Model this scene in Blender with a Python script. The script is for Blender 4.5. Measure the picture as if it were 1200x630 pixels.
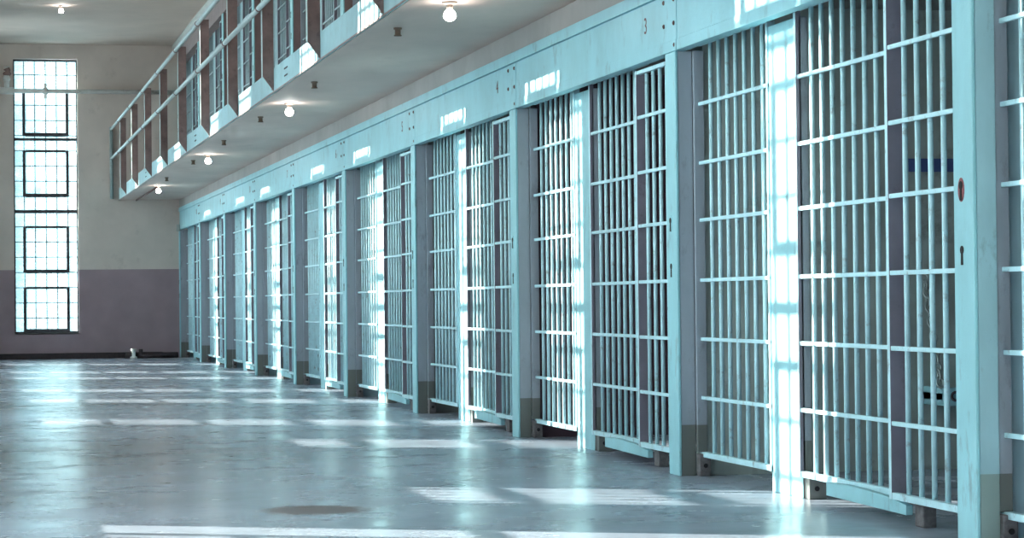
import bpy, math, random
from mathutils import Vector, Matrix, Euler

random.seed(7)
for o in list(bpy.data.objects):
    bpy.data.objects.remove(o)
S = bpy.context.scene
COL = S.collection

# ------------------------------------------------------------------ camera
cam_d = bpy.data.cameras.new('camera')
cam_d.sensor_fit = 'HORIZONTAL'
cam_d.sensor_width = 36.0
cam_d.lens = 36.0 * 2800 / 1200
cam_d.clip_end = 200
cam = bpy.data.objects.new('camera', cam_d)
COL.objects.link(cam)
cam.location = (0, 0, 0.918)
cam.rotation_mode = 'XYZ'
R = (Matrix.Rotation(-math.radians(12.86), 4, 'Z') @
     Matrix.Rotation(math.radians(90 + 0.7693), 4, 'X') @
     Matrix.Rotation(-0.010, 4, 'Z'))
cam.rotation_euler = R.to_euler('XYZ')
S.camera = cam

# ------------------------------------------------------------------ light
SKY_COL = (0.84, 0.97, 1.0)
SKY_STRENGTH = 15.0
SUN_STRENGTH = 28.0
FAR_SKY = 2.3
SUN_SLOPE = 0.52          # drift towards the camera per metre across
SUN_DROP = 0.362          # fall per metre across
BULB = 60.0
S.view_settings.view_transform = 'Standard'
S.view_settings.look = 'None'
S.view_settings.gamma = 1.0
S.view_settings.use_curve_mapping = False
S.view_settings.exposure = 0.0
S.cycles.use_denoising = True
S.cycles.max_bounces = 10
S.cycles.diffuse_bounces = 6
S.cycles.transparent_max_bounces = 12
S.cycles.caustics_reflective = False
S.cycles.caustics_refractive = False
S.cycles.sample_clamp_indirect = 6.0

world = bpy.data.worlds.new('world')
S.world = world
world.use_nodes = True
wn = world.node_tree
# bright open sky on the sun's side, dull hazy sky with trees and buildings at the far end
tc = wn.nodes.new('ShaderNodeTexCoord')
sx = wn.nodes.new('ShaderNodeSeparateXYZ')
wn.links.new(tc.outputs['Generated'], sx.inputs[0])
rg = wn.nodes.new('ShaderNodeMapRange'); rg.interpolation_type = 'SMOOTHSTEP'
rg.inputs[1].default_value = -0.10; rg.inputs[2].default_value = -0.45
rg.inputs[3].default_value = 0.0; rg.inputs[4].default_value = 1.0
wn.links.new(sx.outputs[0], rg.inputs[0])
tn = wn.nodes.new('ShaderNodeTexNoise'); tn.inputs['Scale'].default_value = 90
tn.inputs['Detail'].default_value = 5
wn.links.new(tc.outputs['Generated'], tn.inputs['Vector'])
tr = wn.nodes.new('ShaderNodeMapRange')
tr.inputs[1].default_value = .35; tr.inputs[2].default_value = .62
tr.inputs[3].default_value = FAR_SKY * .55; tr.inputs[4].default_value = FAR_SKY * 1.15
wn.links.new(tn.outputs[0], tr.inputs[0])
sm = wn.nodes.new('ShaderNodeMix'); sm.data_type = 'FLOAT'
wn.links.new(rg.outputs[0], sm.inputs[0])
wn.links.new(tr.outputs[0], sm.inputs[2]); sm.inputs[3].default_value = SKY_STRENGTH
wc = wn.nodes.new('ShaderNodeMix'); wc.data_type = 'RGBA'
wn.links.new(rg.outputs[0], wc.inputs[0])
wc.inputs[6].default_value = (0.62, 0.92, 1.0, 1); wc.inputs[7].default_value = (*SKY_COL, 1)
wn.links.new(wc.outputs[2], wn.nodes['Background'].inputs[0])
wn.links.new(sm.outputs[0], wn.nodes['Background'].inputs[1])

sun_d = bpy.data.lights.new('sun', 'SUN')
sun_d.energy = SUN_STRENGTH
sun_d.color = (1.0, 0.93, 0.80)
sun_d.angle = math.radians(0.45)
sun = bpy.data.objects.new('sun', sun_d)
COL.objects.link(sun)
sun.location = (-10, 25, 12)
sun.rotation_euler = Vector((1, -SUN_SLOPE, -SUN_DROP)).to_track_quat('-Z', 'Y').to_euler()

# ------------------------------------------------------------------ key measures (metres)
XW = 3.607            # face of the cell fronts
XL = -0.69            # inner face of the window wall
YF = 41.85            # far wall
YB = -8.0             # wall behind the camera
ZC = 5.42             # ceiling
SLAB0, SLAB1, XS = 2.725, 2.88, 2.58   # balcony slab under, top, edge
Y0, PITCH, PIER = 8.395, 3.722, 0.180
YE = PITCH - PIER      # near face of the next pillar, in a cell's own frame
CELL_D = 6.15
WIN_Z0, WIN_Z1, WIN_W = 0.445, 5.165, 1.10

# ------------------------------------------------------------------ materials
def mat(name, base, rough=0.5, var=0.0, vscale=3.0, dark=None, dark_amt=0.0, dscale=6.0,
        stretch=(1, 1, 1), metallic=0.0, bump=0.0, bscale=40.0, spec=0.5, extra=None, seed=0.0):
    m = bpy.data.materials.new(name)
    m.use_nodes = True
    nt = m.node_tree
    N, L = nt.nodes, nt.links
    b = N['Principled BSDF']
    b.inputs['Roughness'].default_value = rough
    b.inputs['Metallic'].default_value = metallic
    b.inputs['Specular IOR Level'].default_value = spec
    geo = N.new('ShaderNodeNewGeometry')
    mp = N.new('ShaderNodeMapping')
    mp.inputs['Scale'].default_value = stretch
    mp.inputs['Location'].default_value = (seed, seed * 1.7, seed * 0.3)
    L.new(geo.outputs['Position'], mp.inputs['Vector'])
    col = N.new('ShaderNodeRGB')
    col.outputs[0].default_value = (*base, 1)
    out = col.outputs[0]
    if var > 0:
        n = N.new('ShaderNodeTexNoise')
        n.inputs['Scale'].default_value = vscale
        n.inputs['Detail'].default_value = 6
        n.inputs['Roughness'].default_value = 0.6
        L.new(mp.outputs[0], n.inputs['Vector'])
        mr = N.new('ShaderNodeMapRange')
        mr.inputs[1].default_value = 0.3
        mr.inputs[2].default_value = 0.7
        mr.inputs[3].default_value = 1 - var
        mr.inputs[4].default_value = 1 + var
        L.new(n.outputs[0], mr.inputs[0])
        mx = N.new('ShaderNodeMix'); mx.data_type = 'RGBA'; mx.blend_type = 'MULTIPLY'
        mx.inputs[0].default_value = 1
        L.new(out, mx.inputs[6])
        L.new(mr.outputs[0], mx.inputs[7])
        out = mx.outputs[2]
    if dark is not None and dark_amt > 0:
        n = N.new('ShaderNodeTexNoise')
        n.inputs['Scale'].default_value = dscale
        n.inputs['Detail'].default_value = 8
        n.inputs['Roughness'].default_value = 0.7
        L.new(mp.outputs[0], n.inputs['Vector'])
        mr = N.new('ShaderNodeMapRange')
        mr.inputs[1].default_value = 0.57
        mr.inputs[2].default_value = 0.70
        mr.inputs[3].default_value = 0
        mr.inputs[4].default_value = dark_amt
        L.new(n.outputs[0], mr.inputs[0])
        mx = N.new('ShaderNodeMix'); mx.data_type = 'RGBA'
        L.new(mr.outputs[0], mx.inputs[0])
        L.new(out, mx.inputs[6])
        mx.inputs[7].default_value = (*dark, 1)
        out = mx.outputs[2]
    if extra:
        out = extra(nt, geo, out, b)
    L.new(out, b.inputs['Base Color'])
    if bump > 0:
        n = N.new('ShaderNodeTexNoise')
        n.inputs['Scale'].default_value = bscale
        n.inputs['Detail'].default_value = 4
        L.new(geo.outputs['Position'], n.inputs['Vector'])
        bp = N.new('ShaderNodeBump')
        bp.inputs['Strength'].default_value = bump
        bp.inputs['Distance'].default_value = 0.01
        L.new(n.outputs[0], bp.inputs['Height'])
        L.new(bp.outputs[0], b.inputs['Normal'])
    return m

def band(zt, color):
    """paint of another colour below height zt"""
    def f(nt, geo, out, b):
        N, L = nt.nodes, nt.links
        sp = N.new('ShaderNodeSeparateXYZ')
        L.new(geo.outputs['Position'], sp.inputs[0])
        lt = N.new('ShaderNodeMath'); lt.operation = 'LESS_THAN'
        lt.inputs[1].default_value = zt
        L.new(sp.outputs[2], lt.inputs[0])
        mx = N.new('ShaderNodeMix'); mx.data_type = 'RGBA'
        L.new(lt.outputs[0], mx.inputs[0])
        L.new(out, mx.inputs[6])
        mx2 = N.new('ShaderNodeMix'); mx2.data_type = 'RGBA'; mx2.blend_type = 'MULTIPLY'
        mx2.inputs[0].default_value = 1
        mx2.inputs[6].default_value = (*color, 1)
        nz = N.new('ShaderNodeTexNoise'); nz.inputs['Scale'].default_value = 2.2
        nz.inputs['Detail'].default_value = 7
        L.new(geo.outputs['Position'], nz.inputs['Vector'])
        mr = N.new('ShaderNodeMapRange')
        mr.inputs[1].default_value = .3; mr.inputs[2].default_value = .7
        mr.inputs[3].default_value = .88; mr.inputs[4].default_value = 1.1
        L.new(nz.outputs[0], mr.inputs[0])
        L.new(mr.outputs[0], mx2.inputs[7])
        L.new(mx2.outputs[2], mx.inputs[7])
        return mx.outputs[2]
    return f

def floor_extra(nt, geo, out, b):
    N, L = nt.nodes, nt.links
    # round worn patch in the concrete
    vm = N.new('ShaderNodeVectorMath'); vm.operation = 'DISTANCE'
    vm.inputs[1].default_value = (1.50, 10.55, 0.0)
    L.new(geo.outputs['Position'], vm.inputs[0])
    nz = N.new('ShaderNodeTexNoise'); nz.inputs['Scale'].default_value = 22
    nz.inputs['Detail'].default_value = 5
    L.new(geo.outputs['Position'], nz.inputs['Vector'])
    ad = N.new('ShaderNodeMath'); ad.operation = 'MULTIPLY_ADD'
    ad.inputs[1].default_value = 0.22
    L.new(nz.outputs[0], ad.inputs[0]); L.new(vm.outputs['Value'], ad.inputs[2])
    mr = N.new('ShaderNodeMapRange')
    mr.inputs[1].default_value = .30; mr.inputs[2].default_value = .38
    mr.inputs[3].default_value = 1; mr.inputs[4].default_value = 0
    L.new(ad.outputs[0], mr.inputs[0])
    mx = N.new('ShaderNodeMix'); mx.data_type = 'RGBA'
    L.new(mr.outputs[0], mx.inputs[0]); L.new(out, mx.inputs[6])
    mx.inputs[7].default_value = (0.19, 0.165, 0.17, 1)
    # polish varies
    n2 = N.new('ShaderNodeTexNoise'); n2.inputs['Scale'].default_value = 1.3
    n2.inputs['Detail'].default_value = 8; n2.inputs['Roughness'].default_value = .7
    L.new(geo.outputs['Position'], n2.inputs['Vector'])
    m2 = N.new('ShaderNodeMapRange')
    m2.inputs[1].default_value = .3; m2.inputs[2].default_value = .7
    m2.inputs[3].default_value = .17; m2.inputs[4].default_value = .34
    L.new(n2.outputs[0], m2.inputs[0])
    m3 = N.new('ShaderNodeMath'); m3.operation = 'MAXIMUM'
    m4 = N.new('ShaderNodeMath'); m4.operation = 'MULTIPLY'; m4.inputs[1].default_value = .7
    L.new(mr.outputs[0], m4.inputs[0])
    L.new(m2.outputs[0], m3.inputs[0]); L.new(m4.outputs[0], m3.inputs[1])
    L.new(m3.outputs[0], b.inputs['Roughness'])
    return mx.outputs[2]

M = {}
M['paint'] = mat('cell_front_paint', (.36, .66, .72), .42, .10, 4, (.16, .16, .18), .55, 9, stretch=(1, 1, .35), bump=.15, bscale=60)
M['paint_bar'] = mat('bar_paint', (.60, .86, .93), .35, .10, 9, (.17, .13, .14), .6, 14, seed=3)
M['shaded_paint'] = mat('pier_side_shaded_paint', (.37, .40, .455), .5, .10, 5, (.12, .10, .12), .5, 9, stretch=(1, 1, .4),
                      extra=band(.265, (.175, .18, .17)), bump=.1)  # greyer than the fronts: side shade put into the colour, over a painted base band
M['near_side'] = mat('near_pillar_lit_side_paint', (.40, .58, .64), .5, .10, 5, (.12, .10, .12), .5, 9, stretch=(1, 1, .4),
                      extra=band(.265, (.29, .36, .34)), bump=.1)  # paler copy of the pier side, with nearby window light in its colour
M['lintel'] = mat('lintel_paint', (.33, .62, .69), .45, .10, 3.2, (.17, .24, .28), .6, 5.5, stretch=(1, 1, .6), bump=.15, seed=5)
M['stain'] = mat('dark_seam', (.05, .035, .045), .8)
M['rust'] = mat('rusty_steel', (.16, .085, .08), .75, .3, 20)
M['wallb'] = mat('upper_wall_plaster', (.40, .38, .37), .7, .12, 1.6, (.3, .27, .25), .5, 2.4, bump=.1, extra=None)
M['wall_far'] = mat('far_wall_plaster', (.66, .56, .51), .7, .10, 1.2, (.42, .34, .31), .5, 2.2,
                    extra=band(1.535, (.36, .255, .285)), bump=.1)
M['wall_left'] = mat('window_wall_plaster', (.62, .57, .52), .7, .1, 1.2,
                     extra=band(1.535, (.16, .12, .125)))
M['ceil'] = mat('ceiling_plaster', (.56, .46, .405), .75, .10, .9, (.43, .34, .30), .4, 1.4)
M['slab'] = mat('slab_underside_plaster', (.60, .475, .425), .7, .12, 1.4, (.46, .34, .30), .5, 2.0, stretch=(1, .5, 1))
M['floor'] = mat('polished_concrete', (.34, .38, .46), .25, .22, 1.1, (.06, .05, .055), .6, 1.9, bump=.10, bscale=9, spec=.6, extra=floor_extra)
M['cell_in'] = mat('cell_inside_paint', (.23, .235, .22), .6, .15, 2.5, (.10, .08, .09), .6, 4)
M['cell_dark'] = mat('dark_maroon_cell_shade', (.07, .035, .05), .6, .2, 2.5)  # stands for the darkness of unlit cells, put into the partition colour
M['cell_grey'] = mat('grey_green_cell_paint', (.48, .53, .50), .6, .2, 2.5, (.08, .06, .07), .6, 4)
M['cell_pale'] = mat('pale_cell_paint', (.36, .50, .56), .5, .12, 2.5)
M['mauve'] = mat('stile_side_shade', (.27, .24, .30), .5, .12, 6, (.12, .08, .1), .5, 10)  # shade tone for the stile faces turned to the camera
M['upper_side'] = mat('gallery_pillar_side_shade', (.26, .17, .165), .6, .15, 5)  # brown stands for unlit gallery pillar sides, shade held in the colour
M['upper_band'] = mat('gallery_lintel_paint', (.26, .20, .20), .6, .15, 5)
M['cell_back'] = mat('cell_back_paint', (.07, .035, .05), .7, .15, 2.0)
M['brown'] = mat('brown_painted_steel', (.23, .145, .135), .6, .25, 7, (.05, .03, .035), .6, 12)
M['railing'] = mat('rail_paint', (.36, .44, .45), .4, .08, 5, (.12, .08, .08), .5, 12)
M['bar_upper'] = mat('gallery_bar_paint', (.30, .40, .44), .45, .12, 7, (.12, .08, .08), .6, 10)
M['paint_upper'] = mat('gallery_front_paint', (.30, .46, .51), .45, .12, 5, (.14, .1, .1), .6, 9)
M['fascia'] = mat('fascia_paint', (.29, .45, .49), .5, .12, 6, (.2, .2, .21), .5, 10)
M['trim'] = mat('moulding_plaster', (.46, .47, .45), .6, .06, 3)
M['frame'] = mat('window_steel', (.045, .04, .05), .55, .2, 12)
M['pipe'] = mat('painted_pipe', (.72, .72, .70), .45, .1, 6, (.16, .1, .1), .6, 14)
M['dark'] = mat('dark_debris', (.05, .035, .04), .8, .3, 20)
M['black'] = mat('keyhole_black', (.012, .01, .012), .8)
M['red'] = mat('red_worn_escutcheon', (.35, .10, .11), .6, .25, 60)
M['number'] = mat('painted_numeral', (.22, .10, .11), .7)
M['base_white'] = mat('lamp_socket', (.30, .24, .20), .5)
M['stub'] = mat('brown_stub', (.17, .11, .08), .7, .2, 30)
M['block'] = mat('rough_block', (.17, .15, .155), .8, .35, 30, bump=.5, bscale=60)
M['bunk'] = mat('bunk_steel', (.38, .68, .76), .4, .08, 9)
M['chain'] = mat('chain_steel', (.5, .56, .56), .3, metallic=.6)
M['blue'] = mat('blue_strip_mat', (.10, .14, .34), .8, .2, 9)

def glass_mat():
    m = bpy.data.materials.new('dusty_glass'); m.use_nodes = True
    nt = m.node_tree; N, L = nt.nodes, nt.links
    N.remove(N['Principled BSDF'])
    out = N['Material Output']
    tr = N.new('ShaderNodeBsdfTransparent'); tr.inputs[0].default_value = (.86, .94, .96, 1)
    df = N.new('ShaderNodeBsdfTranslucent'); df.inputs[0].default_value = (.55, .72, .76, 1)
    geo = N.new('ShaderNodeNewGeometry')
    nz = N.new('ShaderNodeTexNoise'); nz.inputs['Scale'].default_value = 3.0
    nz.inputs['Detail'].default_value = 7; nz.inputs['Roughness'].default_value = .7
    L.new(geo.outputs['Position'], nz.inputs['Vector'])
    mr = N.new('ShaderNodeMapRange')
    mr.inputs[1].default_value = .38; mr.inputs[2].default_value = .66
    mr.inputs[3].default_value = .04; mr.inputs[4].default_value = .62
    L.new(nz.outputs[0], mr.inputs[0])
    mx = N.new('ShaderNodeMixShader')
    L.new(mr.outputs[0], mx.inputs[0]); L.new(tr.outputs[0], mx.inputs[1]); L.new(df.outputs[0], mx.inputs[2])
    L.new(mx.outputs[0], out.inputs[0])
    return m
M['glass'] = glass_mat()

def clear_glass():
    m = bpy.data.materials.new('clean_glass'); m.use_nodes = True
    nt = m.node_tree; N, L = nt.nodes, nt.links
    N.remove(N['Principled BSDF'])
    tr = N.new('ShaderNodeBsdfTransparent'); tr.inputs[0].default_value = (.9, .95, .96, 1)
    L.new(tr.outputs[0], N['Material Output'].inputs[0])
    return m
M['glass_clear'] = clear_glass()

def emis(name, col, s):
    m = bpy.data.materials.new(name); m.use_nodes = True
    b = m.node_tree.nodes['Principled BSDF']
    b.inputs['Base Color'].default_value = (.8, .8, .8, 1)
    b.inputs['Emission Color'].default_value = (*col, 1)
    b.inputs['Emission Strength'].default_value = s
    return m
M['bulb'] = emis('lit_bulb', (1, .96, .9), BULB)

# ------------------------------------------------------------------ mesh helpers
class MB:
    def __init__(s):
        s.v, s.f, s.m = [], [], []
        s.sm = []
    def box(s, x0, x1, y0, y1, z0, z1, mi=0, side=None):
        a = len(s.v)
        for z in (z0, z1):
            s.v += [(x0, y0, z), (x1, y0, z), (x1, y1, z), (x0, y1, z)]
        fs = [(0, 3, 2, 1), (4, 5, 6, 7), (0, 1, 5, 4), (1, 2, 6, 5), (2, 3, 7, 6), (3, 0, 4, 7)]
        for i, f in enumerate(fs):
            s.f.append(tuple(a + k for k in f)); s.sm.append(False)
            s.m.append(side if (side is not None and i in (2, 4)) else mi)
        return s
    def prism(s, pts, axis, c0, c1, mi=0):
        """pts: 2-D outline; axis: the extrusion axis 'x','y','z'"""
        a = len(s.v); n = len(pts)
        for c in (c0, c1):
            for p, q in pts:
                s.v.append({'x': (c, p, q), 'y': (p, c, q), 'z': (p, q, c)}[axis])
        s.f.append(tuple(a + i for i in range(n))); s.f.append(tuple(a + n + i for i in reversed(range(n))))
        s.m += [mi, mi]; s.sm += [False, False]
        for i in range(n):
            j = (i + 1) % n
            s.f.append((a + i, a + n + i, a + n + j, a + j)); s.m.append(mi); s.sm.append(False)
        return s
    def tube(s, p, q, r, n=10, mi=0, r2=None, caps=True):
        p, q = Vector(p), Vector(q); d = (q - p).normalized()
        u = d.orthogonal().normalized(); w = d.cross(u)
        a = len(s.v); r2 = r if r2 is None else r2
        for c, rr in ((p, r), (q, r2)):
            for i in range(n):
                t = 2 * math.pi * i / n
                s.v.append(tuple(c + u * math.cos(t) * rr + w * math.sin(t) * rr))
        for i in range(n):
            j = (i + 1) % n
            s.f.append((a + i, a + j, a + n + j, a + n + i)); s.m.append(mi); s.sm.append(True)
        if caps:
            s.f.append(tuple(a + i for i in reversed(range(n)))); s.f.append(tuple(a + n + i for i in range(n)))
            s.m += [mi, mi]; s.sm += [False, False]
        return s
    def lathe(s, c, prof, n=16, mi=0, axis='z'):
        """prof: (radius, offset along the axis)"""
        c = Vector(c); a = len(s.v)
        for r, h in prof:
            for i in range(n):
                t = 2 * math.pi * i / n
                A, B = math.cos(t) * r, math.sin(t) * r
                o = {'z': (A, B, h), 'x': (h, A, B), 'y': (A, h, B)}[axis]
                s.v.append(tuple(c + Vector(o)))
        for k in range(len(prof) - 1):
            for i in range(n):
                j = (i + 1) % n
                s.f.append((a + k * n + i, a + k * n + j, a + (k + 1) * n + j, a + (k + 1) * n + i))
                s.m.append(mi); s.sm.append(True)
        s.f.append(tuple(a + i for i in reversed(range(n))))
        e = a + (len(prof) - 1) * n
        s.f.append(tuple(e + i for i in range(n)))
        s.m += [mi, mi]; s.sm += [False, False]
        return s
    def torus(s, c, R, r, mat3, sx=1.0, n=14, k=6):
        a = len(s.v); c = Vector(c)
        for i in range(n):
            t = 2 * math.pi * i / n
            for j in range(k):
                g = 2 * math.pi * j / k
                rr = R + r * math.cos(g)
                s.v.append(tuple(c + mat3 @ Vector((rr * math.cos(t) * sx, rr * math.sin(t), r * math.sin(g)))))
        for i in range(n):
            for j in range(k):
                s.f.append((a + i * k + j, a + ((i + 1) % n) * k + j, a + ((i + 1) % n) * k + (j + 1) % k, a + i * k + (j + 1) % k))
                s.m.append(0); s.sm.append(True)
        return s
    def build(s, name, mats, parent=None, bevel=0):
        me = bpy.data.meshes.new(name)
        me.from_pydata(s.v, [], s.f)
        if not isinstance(mats, (list, tuple)): mats = [mats]
        for m in mats: me.materials.append(m)
        me.polygons.foreach_set('material_index', s.m)
        me.polygons.foreach_set('use_smooth', s.sm)
        import bmesh
        bm = bmesh.new(); bm.from_mesh(me)
        bmesh.ops.recalc_face_normals(bm, faces=bm.faces)
        bm.to_mesh(me); bm.free()
        me.update()
        o = bpy.data.objects.new(name, me); COL.objects.link(o)
        if parent: o.parent = parent
        if bevel:
            md = o.modifiers.new('bevel', 'BEVEL'); md.width = bevel; md.segments = 2; md.limit_method = 'ANGLE'
            md.angle_limit = math.radians(50)
        return o

def tag(o, label=None, cat=None, group=None, kind=None):
    if label: o['label'] = label
    if cat: o['category'] = cat
    if group: o['group'] = group
    if kind: o['kind'] = kind
    return o
def struct(o, label=None):
    o['kind'] = 'structure'
    if label: o['label'] = label
    return o
def thing(name, loc, label, cat, group=None):
    o = bpy.data.objects.new(name, None); COL.objects.link(o)
    o.empty_display_size = .1
    o.location = loc
    return tag(o, label, cat, group)
def copy_tree(o, parent=None):
    c = o.copy(); COL.objects.link(c); c.parent = parent
    for ch in list(o.children): copy_tree(ch, c)
    return c
NUM = ['zero', 'one', 'two', 'three', 'four', 'five', 'six', 'seven', 'eight', 'nine', 'ten', 'eleven']
ORD = ['first', 'second', 'third', 'fourth', 'fifth', 'sixth', 'seventh', 'eighth', 'ninth', 'tenth', 'eleventh', 'twelfth']

# ------------------------------------------------------------------ the shell
struct(MB().box(XL - .35, CELL_D, YB, YF, -.2, 0).build('floor', M['floor']), 'glossy worn concrete floor of the cell block')
struct(MB().box(XL - .35, CELL_D, YB, YF + .4, ZC, ZC + .2).build('ceiling', M['ceil']), 'plain grey plaster ceiling high above the corridor')
struct(MB().box(XL - .35, CELL_D, YB - .2, YB, -.2, ZC + .2).build('wall_back', M['wall_left']))

# far wall with its window opening
FWX0, FWX1 = .80, 1.885
mb = MB()
mb.box(XL - .35, FWX0, YF, YF + .4, -.2, ZC).box(FWX1, CELL_D, YF, YF + .4, -.2, ZC)
mb.box(FWX0, FWX1, YF, YF + .4, -.2, WIN_Z0).box(FWX0, FWX1, YF, YF + .4, WIN_Z1, ZC)
struct(mb.build('wall_far', M['wall_far']), 'far end wall, beige above and mauve below')

# window wall on the left, pierced by tall windows
WALL_Y = [-6.9 + .0, -4.05, .38, 3.23, 7.65, 10.5, 14.93, 17.8, 22.1, 25.0, 29.5, 32.3, 36.8]
WIN_Y = [y + SUN_SLOPE * (XW - XL + .1) for y in WALL_Y]
mb = MB(); prev = YB
LOWY = WIN_Y[4] + WIN_W / 2 + .225  # centre of an added low opening that lets in one more floor stripe
for y in WIN_Y:
    a, b = y - WIN_W / 2, y + WIN_W / 2
    if prev < LOWY < a:
        mb.box(XL - .35, XL, prev, LOWY - .22, WIN_Z0 + 1.2, ZC).box(XL - .35, XL, prev, LOWY - .22, -.2, WIN_Z0)
        mb.box(XL - .35, XL, LOWY - .22, LOWY + .24, WIN_Z0 + 1.2, ZC).box(XL - .35, XL, LOWY - .22, LOWY + .24, -.2, WIN_Z0)
        mb.box(XL - .35, XL, LOWY + .24, a, -.2, ZC)
    else:
        mb.box(XL - .35, XL, prev, a, -.2, ZC)
    mb.box(XL - .35, XL, a, b, -.2, WIN_Z0); mb.box(XL - .35, XL, a, b, WIN_Z1, ZC)
    prev = b
mb.box(XL - .35, XL, prev, YF, -.2, ZC)
struct(mb.build('wall_left', M['wall_left']))

def window_meshes(t=.013):
    """frame grid of 6 x 18 panes with four hinged sashes, width along x, at y=0"""
    W, H = WIN_W, WIN_Z1 - WIN_Z0
    rows = 18; rh = H / rows; cw = W / 6
    g = MB()
    for i in range(1, 6):
        x = i * cw; g.box(x - t, x + t, -.015, .015, 0, H)
    for j in range(1, rows):
        z = H - j * rh; g.box(0, W, -.013, .013, z - t, z + t)
    fr = MB()
    fr.box(0, .03, -.03, .03, 0, H).box(W - .03, W, -.03, .03, 0, H)
    fr.box(.03, W - .03, -.03, .03, 0, .03).box(.03, W - .03, -.03, .03, H - .03, H)
    for j, hh in ((5.25, .022), (10, .028)):
        z = H - j * rh; fr.box(.03, W - .03, -.028, .028, z - hh, z + hh)
    sash = []
    for j0, j1 in ((2, 5), (6, 9), (11, 14), (15, 17.9)):
        s = MB(); z1, z0 = H - j0 * rh, H - j1 * rh; x0, x1 = cw, 5 * cw; b = .024
        s.box(x0 - b, x0 + b, -.035, .035, z0, z1).box(x1 - b, x1 + b, -.035, .035, z0, z1)
        s.box(x0 + b, x1 - b, -.035, .035, z1 - b, z1 + b * .6).box(x0 + b, x1 - b, -.035, .035, z0 - b * .6, z0 + b * 2)
        sash.append(s)
    gl = MB().box(.01, W - .01, -.002, .002, .01, H - .01)
    return g, fr, sash, gl

def make_window(idx, gm, t=.013):
    g, fr, sash, gl = window_meshes(t)
    root = bpy.data.objects.new('window_%d' % idx, None); COL.objects.link(root)
    struct(root)
    g.build('glazing_bars', M['frame'], root); fr.build('window_frame', M['frame'], root)
    for s in sash: s.build('sash', M['frame'], root)
    gl.build('pane', gm, root)
    return root
w0 = make_window(1, M['glass'], .006)
w0.location = (FWX0 - .005, YF + .16, WIN_Z0)
w0['label'] = 'tall narrow gridded window in the far end wall'
MB().box(0, WIN_W, -.16, 0, -.02, .004).build('window_sill', M['wallb'], w0)
w1 = make_window(2, M['glass_clear'])
w1.rotation_euler = (0, 0, math.radians(90))
for i, y in enumerate(WIN_Y):
    w = w1 if i == 0 else copy_tree(w1)
    w.name = 'window_%d' % (i + 2)
    w.location = (XL - .2, y - WIN_W / 2, WIN_Z0)
    if i in (5, 6):
        MB().box(.03, WIN_W - .03, -.06, -.04, 0, .62).build('sun_blocker', M['brown'], w)  # added out of view to cut the sun stripe short on the floor
added_win = bpy.data.objects.new('window_%d' % (len(WIN_Y) + 2), None); COL.objects.link(added_win); struct(added_win)  # low window made up to lay a sun stripe near the camera
MB().box(XL - .22, XL - .17, LOWY - .22, LOWY + .24, WIN_Z0, WIN_Z0 + .03).box(XL - .22, XL - .17, LOWY - .22, LOWY + .24, WIN_Z0 + 1.17, WIN_Z0 + 1.2).box(XL - .22, XL - .17, LOWY - .22, LOWY - .19, WIN_Z0 + .03, WIN_Z0 + 1.17).box(XL - .22, XL - .17, LOWY + .21, LOWY + .24, WIN_Z0 + .03, WIN_Z0 + 1.17).box(XL - .21, XL - .18, LOWY - .19, LOWY + .21, WIN_Z0 + .58, WIN_Z0 + .62).build('window_frame', M['frame'], added_win)
MB().box(XL - .197, XL - .193, LOWY - .2, LOWY + .22, WIN_Z0 + .02, WIN_Z0 + 1.18).build('pane', M['glass_clear'], added_win)
# sky portals in the window openings (they only steer the sampling of the sky)
def portal(loc, rot, w, h):
    d = bpy.data.lights.new('sky_portal', 'AREA'); d.shape = 'RECTANGLE'; d.size = w; d.size_y = h
    d.cycles.is_portal = True
    o = bpy.data.objects.new('sky_portal', d); COL.objects.link(o)
    o.location = loc; o.rotation_euler = rot
for y in WIN_Y:
    portal((XL - .34, y, (WIN_Z0 + WIN_Z1) / 2), (math.radians(90), 0, math.radians(-90)), WIN_W, WIN_Z1 - WIN_Z0)
portal((XL - .34, LOWY, WIN_Z0 + .6), (math.radians(90), 0, math.radians(-90)), .45, 1.2)
portal(((FWX0 + FWX1) / 2, YF + .39, (WIN_Z0 + WIN_Z1) / 2), (math.radians(-90), 0, 0), WIN_W, WIN_Z1 - WIN_Z0)

# balcony slab, its fascia, mouldings, upper wall
struct(MB().box(XS + .012, CELL_D, YB, YF, SLAB0 + .012, SLAB1 - .03).box(XS + .02, XS + .10, YB, YF, SLAB0, SLAB0 + .012).build('floor_balcony', M['slab']), 'underside of the concrete gallery over the cell fronts')
mb = MB().box(XW + .012, XW + .15, YB, YF, 2.595, SLAB0 + .012)
mb.box(XW, XW + .3, YB, Y0 - PITCH - PIER, 0, 2.595)
mb.box(XW, XW + .3, YB, Y0 + 2 * PITCH - PIER, SLAB1 - .03, ZC)
struct(mb.build('wall_right', M['wallb']), 'beige wall strip above the cell lintels')
struct(MB().prism([(XW - .10, ZC), (XW - .10, ZC - .03), (XW - .03, ZC - .11), (XW, ZC - .11), (XW, ZC)], 'y', YB, YF).build('trim_1', M['trim']), 'pale moulding between ceiling and upper cell wall')
struct(MB().box(XL, XW - .3, YF - .05, YF, 0, .075).box(XL, XW - .3, YF - .035, YF, .075, .10).build('baseboard_far', M['dark']), 'dark kerb along the foot of the far wall')

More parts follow.
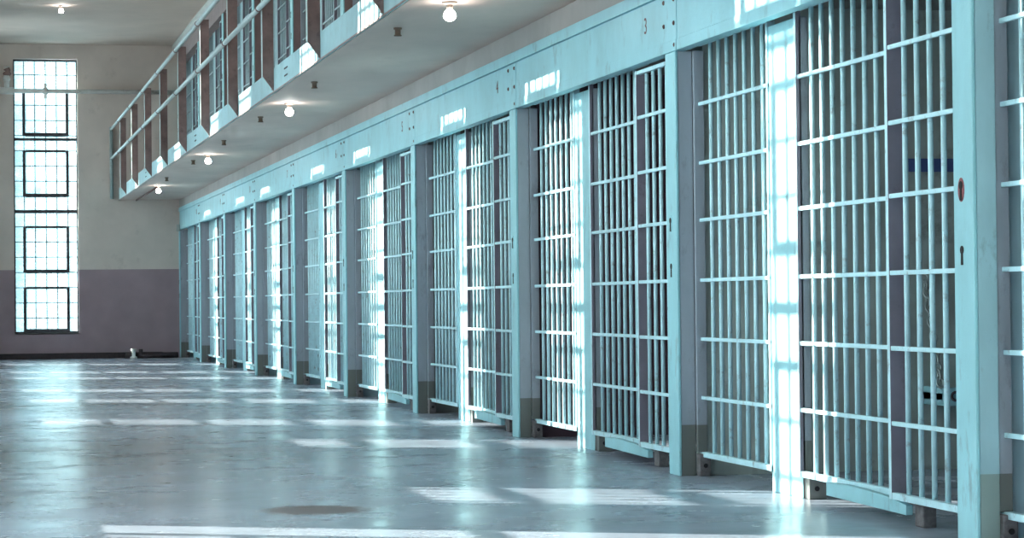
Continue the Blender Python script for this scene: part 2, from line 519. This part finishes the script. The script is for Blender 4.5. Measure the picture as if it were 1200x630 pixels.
# cell interiors: partitions, back wall, ceilings
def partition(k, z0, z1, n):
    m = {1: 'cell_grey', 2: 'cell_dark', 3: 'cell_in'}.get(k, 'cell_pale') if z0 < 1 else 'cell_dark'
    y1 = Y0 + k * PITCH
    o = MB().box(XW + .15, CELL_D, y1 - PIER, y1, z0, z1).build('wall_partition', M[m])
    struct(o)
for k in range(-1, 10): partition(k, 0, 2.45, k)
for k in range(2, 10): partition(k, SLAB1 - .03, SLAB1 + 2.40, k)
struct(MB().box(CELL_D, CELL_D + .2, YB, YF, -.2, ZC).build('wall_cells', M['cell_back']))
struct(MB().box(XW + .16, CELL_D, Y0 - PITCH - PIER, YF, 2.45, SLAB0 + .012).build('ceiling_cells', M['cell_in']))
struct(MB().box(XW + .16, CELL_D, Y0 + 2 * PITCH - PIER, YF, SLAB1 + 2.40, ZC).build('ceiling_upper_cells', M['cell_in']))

# ------------------------------------------------------------------ one cell front, local: x=0 face of piers, y=0 far face of near pier
ZCB = [.112, .406, .711, 1.017, 1.329, 1.626, 1.934]
def make_front():
    t = thing('cell_front', (0, 0, 0), 'x', 'cell front')
    # three grilles: near side grille, sliding door, far fixed grille
    def grille(name, xb, y0, y1, ys, top, far_stile=None, near_stile=None):
        g = MB()
        # carrier frame: bottom rail, head rail, stiles
        g.box(xb - .014, xb + .014, y0, y1, ZCB[0] - .014, ZCB[0] + .014)
        g.box(xb - .014, xb + .014, y0, y1, top - .022, top)
        if far_stile: g.box(xb - .016, xb + far_stile, y1 - .03, y1, ZCB[0] - .014, top, 0, 1)
        if near_stile: g.box(xb - .012, xb + near_stile, y0, y0 + .02, ZCB[0] - .014, top)
        fr = g.build(name, [M['paint_bar'], M['mauve']], t, bevel=.002)
        bar = None
        for y in ys:
            if bar is None:
                bar = MB().tube((0, 0, ZCB[0]), (0, 0, top - .01), .0115, 12).build('bar', M['paint_bar'], fr)
                bar.location = (xb + .012, y, 0)
            else:
                c = bar.copy(); COL.objects.link(c); c.location = (xb + .012, y, 0); c.parent = fr
        cb = None
        for z in ZCB[1:]:
            if cb is None:
                cb = MB().box(xb - .012, xb + .002, y0, y1, -.0095, .0095).build('crossbar', M['paint_bar'], fr, bevel=.003)
                cb.location = (0, 0, z)
            else:
                c = cb.copy(); COL.objects.link(c); c.location = (0, 0, z); c.parent = fr
        return fr
    grille('side_grille', .065, -.035, .765, [-.035 + .13 * i for i in range(1, 6)], 2.195, far_stile=.055)
    grille('sliding_door', .128, .79, 2.03, [1.078 + .131 * i for i in range(7)], 2.26, far_stile=.01)
    grille('fixed_grille', .128, 2.415, YE + .002, [2.55 + .137 * i for i in range(7)], 2.26, near_stile=.03)
    # broad post between door and fixed grille
    MB().box(.125, .17, 2.00, 2.43, 0, 2.213, 0, 1).build('post', [M['paint'], M['shaded_paint']], t, bevel=.004)
    # head track hidden behind the lintel
    MB().box(.10, .16, 0, YE, 2.26, 2.45).build('head_track', M['stain'], t)
    # bottom track cover plate, its bracket block and the bolted guide block
    MB().prism([(.60, .085), (.60, .045), (1.51, .055), (1.51, .112), (1.24, .118), (.79, .105)], 'x', .055, .085).build('track_cover', M['paint'], t, bevel=.002)
    MB().box(.092, .15, .51, .60, 0, .095).build('support_block', M['block'], t, bevel=.006)
    gb = MB().box(.13, .215, 1.93, 1.995, 0, .095).build('guide_block', M['shaded_paint'], t, bevel=.004)
    MB().lathe((.165, 1.927, .05), [(.012, -.004), (.010, .004)], 10, axis='y').build('bolt', M['black'], gb)
    # stile against the far pier with a foot block
    MB().box(.094, .148, YE - .027, YE, .125, 2.213).build('stile', M['shaded_paint'], t, bevel=.002)
    fb = MB().box(.094, .155, YE - .057, YE, 0, .115).build('foot_block', M['block'], t, bevel=.004)
    MB().lathe((.125, YE - .060, .055), [(.012, -.004), (.010, .004)], 10, axis='y').build('bolt', M['black'], fb)
    return t
front0 = make_front()

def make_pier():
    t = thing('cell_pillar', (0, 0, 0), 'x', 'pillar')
    MB().box(.016, .094, -PIER + .004, -.004, 0, 2.213, 0).build('pillar_body', [M['shaded_paint']], t, bevel=.003)
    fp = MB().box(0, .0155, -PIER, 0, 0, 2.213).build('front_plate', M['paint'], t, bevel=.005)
    def oval(y, z, ry, rz, x):
        n = 20
        return MB().prism([(y + ry * math.cos(2 * math.pi * i / n), z + rz * math.sin(2 * math.pi * i / n)) for i in range(n)], 'x', x, .003)
    def keyhole(y, z, x):
        pts = []
        for i in range(13):
            a = math.radians(-60 + 300 * i / 12)
            pts.append((y + .016 * math.cos(a), z + .016 + .016 * math.sin(a)))
        pts += [(y - .010, z - .04), (y + .010, z - .04)]
        return MB().prism(pts, 'x', x, .003)
    e = oval(-.075, 1.315, .028, .045, -.002).build('keyhole_plate', M['paint'], t)
    keyhole(-.075, 1.315, -.004).build('keyhole', M['black'], e)
    keyhole(-.075, 1.075, -.002).build('keyhole', M['black'], t)
    return t
pier0 = make_pier()

def make_lintel():
    t = thing('lintel_plate', (0, 0, 0), 'x', 'lintel')
    y0, y1 = -PIER - .03, PITCH - PIER - .03 - .010
    b = MB().box(0, .06, y0, y1, 2.214, 2.52).box(-.004, 0, y0, y1, 2.214, 2.272)
    b.build('plate', M['lintel'], t, bevel=.002)
    MB().box(-.012, .04, y0, y1 + .010, 2.524, 2.592).box(.01, .04, y0, y1 + .010, 2.515, 2.524).build('top_angle', M['lintel'], t, bevel=.002)
    MB().box(.004, .05, y1, y1 + .010, 2.214, 2.52).build('seam', M['stain'], t)
    first = None
    for y, z in ((.01, 2.485), (-.17, 2.485), (.01, 2.36), (-.17, 2.36), (-.18, 2.245)):
        if first is None:
            first = MB().lathe((0, 0, 0), [(.0125, 0.001), (.012, -.004), (.006, -.008)], 10, axis='x').build('bolt', M['rust'], t)
            first.location = (0, y, z)
        else:
            c = first.copy(); COL.objects.link(c); c.parent = t; c.location = (0, y, z)
    return t
lint0 = make_lintel()

def numeral(txt, parent, loc, size=.125):
    cu = bpy.data.curves.new('num', 'FONT'); cu.body = txt; cu.size = size; cu.extrude = .0006
    cu.align_x = 'CENTER'
    to = bpy.data.objects.new('num', cu); COL.objects.link(to)
    bpy.context.view_layer.update()
    me = bpy.data.meshes.new_from_object(to.evaluated_get(bpy.context.evaluated_depsgraph_get()))
    bpy.data.objects.remove(to)
    me.materials.clear(); me.materials.append(M['number'])
    o = bpy.data.objects.new('painted_numeral', me); COL.objects.link(o)
    # face -x, text running towards -y
    o.matrix_local = Matrix.Translation(loc) @ Matrix(((0, 0, -1, 0), (-1, 0, 0, 0), (0, 1, 0, 0), (0, 0, 0, 1)))
    o.parent = parent
    return o

KS = list(range(-1, 9))
used = [False, False, False]
def place(src, idx, loc):
    if not used[idx]:
        used[idx] = True; o = src
    else:
        o = copy_tree(src)
    o.location = loc
    return o
for k in KS:
    y = Y0 + k * PITCH
    num = k + 2
    if k == -1: where = 'cut off by the right edge, nearest of all'
    elif k == 0: where = 'nearest one seen whole'
    else: where = 'below the lintel painted with %s' % NUM[num]
    o = place(front0, 0, (XW, y, 0))
    tag(o, 'ground floor barred cell front, ' + where, 'cell front', 'ground floor barred cell fronts')
    if k >= 0:
        o = place(lint0, 2, (XW, y, 0))
        lab = ('pale blue steel lintel plate painted with numeral %s' % NUM[num]) if k > 0 else \
              ('pale blue lintel plate cut off by the top edge, %s' % ('above the nearest whole cell' if k == 0 else 'nearest to the camera'))
        tag(o, lab, 'lintel', 'ground floor lintel plates')
for k in range(0, 10):
    y = Y0 + k * PITCH
    o = place(pier0, 1, (XW, y - (.038 if k == 0 else 0), 0))
    if k == 0: lab = 'steel clad pillar with red keyhole plate, nearest at the right'
    elif k == -1: lab = 'steel clad pillar beyond the right edge of the view'
    elif k == 9: lab = 'ground floor steel clad pillar against the far wall'
    else: lab = 'ground floor steel clad pillar on the near side of cell %s' % NUM[k + 2]
    tag(o, lab, 'pillar', 'ground floor cell pillars')
# numerals, after the copies were made
for o in [x for x in COL.objects if x.name.startswith('lintel_plate')]:
    k = round((o.location.y - Y0) / PITCH)
    if k > 0: numeral(str(k + 2), o, (-.0012, .36, 2.362))

# upper tier, same fronts on the gallery
US = SLAB1 - .004
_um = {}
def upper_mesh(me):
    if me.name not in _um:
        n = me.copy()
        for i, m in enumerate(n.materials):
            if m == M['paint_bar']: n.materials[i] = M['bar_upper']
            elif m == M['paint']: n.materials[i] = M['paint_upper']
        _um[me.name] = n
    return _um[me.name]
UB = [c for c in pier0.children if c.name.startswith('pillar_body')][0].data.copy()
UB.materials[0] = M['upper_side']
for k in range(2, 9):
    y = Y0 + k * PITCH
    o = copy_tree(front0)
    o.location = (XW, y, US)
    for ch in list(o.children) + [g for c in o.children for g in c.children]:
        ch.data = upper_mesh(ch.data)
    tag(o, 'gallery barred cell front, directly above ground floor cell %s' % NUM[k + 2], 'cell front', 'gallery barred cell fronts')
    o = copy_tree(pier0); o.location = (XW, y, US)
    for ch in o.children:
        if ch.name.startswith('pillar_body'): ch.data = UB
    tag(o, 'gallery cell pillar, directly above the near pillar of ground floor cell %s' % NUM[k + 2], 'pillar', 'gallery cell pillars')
o = copy_tree(pier0); o.location = (XW, Y0 + 9 * PITCH, US)
tag(o, 'gallery cell pillar against the far wall', 'pillar', 'gallery cell pillars')
struct(MB().box(XW, XW + .16, Y0 + 2 * PITCH - PIER, YF, US + 2.213, ZC - .001).build('trim_2', M['upper_band']), 'brownish lintel band over the gallery cells')

# ------------------------------------------------------------------ gallery edge: fascia, railing
struct(MB().box(XS, XS + .012, YB, YF - .001, SLAB0, SLAB1 + .055).box(XS - .004, XS, YB, YF - .001, SLAB0, SLAB0 + .012, 1).build('trim_3', [M['fascia'], M['brown']]), 'pale blue fascia plate along the gallery edge')
rail = thing('gallery_railing', (XS, YF, SLAB0), 'two-rail pipe railing on brown posts along the gallery edge', 'railing')
XR = XS - .095
POSTS = [14.87 + 2.77 * k for k in range(-1, 10)]
post = None
for y in POSTS:
    if post is None:
        m = MB()
        # profile in x-z, cut diagonally at the foot; channel section
        prof = [(XR, 2.862), (XS - .001, 2.735), (XS - .001, 4.0), (XR, 4.0)]
        m.prism(prof, 'y', -.008, .008)
        m.box(XR, XR + .012, -.0, .09, 2.862, 4.0, 1)
        m.box(XS - .013, XS - .001, .008, .06, 2.75, 4.0)
        post = m.build('post', [M['brown'], M['railing']], rail)
        post.matrix_parent_inverse = rail.matrix_world.inverted()
        post.location = (0, y, 0)
        base = post
    else:
        c = base.copy(); COL.objects.link(c); c.location = (0, y, 0)
        c.parent = rail
for o in rail.children:
    o.matrix_parent_inverse = Matrix.Translation((-XS, -YF, -SLAB0))
TR, MR = 3.955, 3.445
def railpart(name, mb, m, **k):
    o = mb.build(name, m, rail, **k); o.matrix_parent_inverse = Matrix.Translation((-XS, -YF, -SLAB0)); return o
railpart('top_rail', MB().tube((XR - .03, 10, TR), (XR - .03, YF - .05, TR), .024, 12), M['railing'])
railpart('mid_rail', MB().tube((XR - .03, 10, MR), (XR - .03, YF - .05, MR), .024, 12), M['railing'])
railpart('end_post', MB().tube((XR - .03, YF - .06, 2.75), (XR - .03, YF - .06, TR + .04), .03, 12), M['railing'])
cl = None
for y in POSTS:
    for z in (TR, MR):
        c = MB().tube((XR - .03, y - .03, z), (XR - .03, y + .03, z), .034, 12) if cl is None else None
        if cl is None:
            cl = MB().tube((XR - .03, -.02, 0), (XR - .03, .02, 0), .030, 12).build('coupling', M['brown'], rail)
            cl.matrix_parent_inverse = Matrix.Translation((-XS, -YF, -SLAB0)); cl.location = (0, y, z)
        else:
            d = cl.copy(); COL.objects.link(d); d.parent = rail; d.location = (0, y, z)
            d.matrix_parent_inverse = Matrix.Translation((-XS, -YF, -SLAB0))
for y in (19.6, 27.6, 35.4):
    for z in (2.80, 2.86):
        railpart('fixing_slot', MB().box(XS - .004, XS - .001, y - .10, y + .10, z - .006, z + .006), M['stain'])

# ------------------------------------------------------------------ lamps
def make_lamp():
    t = thing('bulb_lamp', (0, 0, 0), 'x', 'lamp')
    MB().lathe((0, 0, 0), [(.048, 0), (.048, -.008), (.03, -.016), (.022, -.018)], 18).build('canopy', M['base_white'], t)
    MB().lathe((0, 0, -.018), [(.021, 0), (.019, -.03)], 14).build('socket', M['base_white'], t)
    pr = [(.014, 0), (.02, -.004), (.032, -.016), (.038, -.034), (.036, -.050), (.026, -.064), (.010, -.071)]
    MB().lathe((0, 0, -.046), pr, 18).build('bulb', M['bulb'], t)
    return t
lamp0 = make_lamp()
LY = [14.2, 21.6, 29.1, 36.8]
names = ['nearest, above the cell numbered three', 'second from the near end', 'third from the near end', 'smallest and farthest']
for i, y in enumerate(LY):
    o = lamp0 if i == 0 else copy_tree(lamp0)
    o.location = (2.87, y, SLAB0 + .012)
    tag(o, 'lit bare bulb under the gallery, ' + names[i], 'lamp', 'bare bulbs under the gallery')
o = copy_tree(lamp0); o.location = (1.41, 36.4, ZC)
tag(o, 'lit bare bulb hanging from the high ceiling by the far window', 'lamp'); 
if 'group' in o: del o['group']

stub = None
SY = [15.6, 19.5, 23.2, 26.6, 30.3, 34.4]
for i, y in enumerate(SY):
    if stub is None:
        stub = MB().lathe((0, 0, 0), [(.028, 0), (.028, -.01), (.02, -.012), (.02, -.045), (.026, -.047), (.026, -.055)], 14).build('pipe_stub', M['stub'])
        o = stub
    else:
        o = stub.copy(); COL.objects.link(o)
    o.location = (2.80, y, SLAB0 + .012)
    tag(o, 'short brown pipe stub under the gallery, %s from the near end' % ORD[i], 'pipe stub', 'pipe stubs under the gallery')
tag(MB().tube((2.87, 36.9, SLAB0 - .002), (2.87, 41.7, SLAB0 - .002), .014, 8).build('conduit', M['rust']),
    'thin rusty conduit running from the farthest gallery bulb', 'conduit')

# ------------------------------------------------------------------ far wall pipe
pt = thing('wall_pipe', (0, YF - .12, 4.60), 'long pale pipe crossing the far wall and its window', 'pipe')
def lp(name, mb, m, par=pt):
    o = mb.build(name, m, par); o.location = (0, 0, 0); return o
lp('pipe_run', MB().tube((XL + .02, 0, 0), (XW - .02, 0, 0), .038, 14), M['pipe'])
cp = lp('coupling', MB().tube((1.30, 0, 0), (1.38, 0, 0), .055, 14).box(1.315, 1.365, -.02, .02, -.13, .13), M['pipe'])
lp('riser', MB().tube((.69, 0, 0), (.69, 0, .42), .045, 14).lathe((.69, 0, .17), [(.06, 0), (.065, .03), (.06, .06)], 14).tube((.58, 0, 0), (.80, 0, 0), .06, 14), M['pipe'])
lp('valve', MB().lathe((.70, 0, .26), [(.05, 0), (.075, .03), (.05, .07), (.06, .1), (.03, .15)], 14), M['brown'])
lp('bracket', MB().box(XL + .35, XL + .39, 0, .119, -.02, .02).box(2.6, 2.64, 0, .119, -.02, .02).box(.67, .71, 0, .119, .30, .34), M['brown'])

# heap of old pipe at the foot of the far wall
h = thing('pipe_heap', (3.0, YF - .4, 0), 'dark low heap of old pipe fittings at the foot of the far wall', 'pipe fittings')
o = MB().tube((-.35, 0, .05), (.55, .1, .05), .05, 12).build('pipe', M['dark'], h)
o = MB().tube((-.1, -.12, .04), (.5, -.05, .04), .035, 12).tube((-.1, -.12, .04), (-.1, -.12, .16), .035, 12).build('elbow_pipe', M['dark'], h)
o = MB().lathe((-.22, -.1, 0), [(.06, 0), (.06, .03), (.03, .04), (.03, .12), (.05, .13), (.05, .17)], 12).build('valve', M['pipe'], h)
jb = MB().box(XW - .06, XW - .006, YF - .30, YF - .22, 2.18, 2.30).build('junction_box', M['trim'], bevel=.01)
tag(jb, 'small white box on the lintel end beside the far wall', 'junction box')

# ------------------------------------------------------------------ bunk inside the nearest whole cell
bt = thing('folding_bunk', (4.95, Y0 + PITCH - PIER, .40), 'folding steel bunk hung by a chain on the wall inside the nearest whole cell', 'bunk')
MB().box(0, 1.1, -.30, 0, -.025, .02).box(0, 1.1, -.32, -.28, -.05, .045).box(0, .04, -.30, 0, -.05, .045).build('bunk_frame', M['bunk'], bt, bevel=.005)
MB().torus((.06, -.328, .0), .022, .007, Matrix.Rotation(math.radians(90), 3, 'X')).build('ring', M['stain'], bt)
ch = MB()
p, q = Vector((.0, -.27, .07)), Vector((.02, -.03, .62))
n = 15
for i in range(n):
    c = p.lerp(q, i / (n - 1)); d = (q - p).normalized()
    e = d.to_track_quat('X', 'Z').to_matrix() @ Matrix.Rotation(math.radians(90) * (i % 2), 3, 'X')
    ch.torus(c, .019, .006, e, sx=1.5, n=10, k=5)
ch.build('chain', M['chain'], bt)
bl = MB().box(0, 1.2, -.02, 0, -.035, .035).build('blue_strip', M['blue'])  # flat blue strip along the partition
bl.location = (4.86, Y0 + PITCH - PIER - .002, 1.62)
tag(bl, 'blue strip on the inner wall of the nearest whole cell', 'strip')

# nearest pillar's red plate and side with painted-in window light, after the copies were made
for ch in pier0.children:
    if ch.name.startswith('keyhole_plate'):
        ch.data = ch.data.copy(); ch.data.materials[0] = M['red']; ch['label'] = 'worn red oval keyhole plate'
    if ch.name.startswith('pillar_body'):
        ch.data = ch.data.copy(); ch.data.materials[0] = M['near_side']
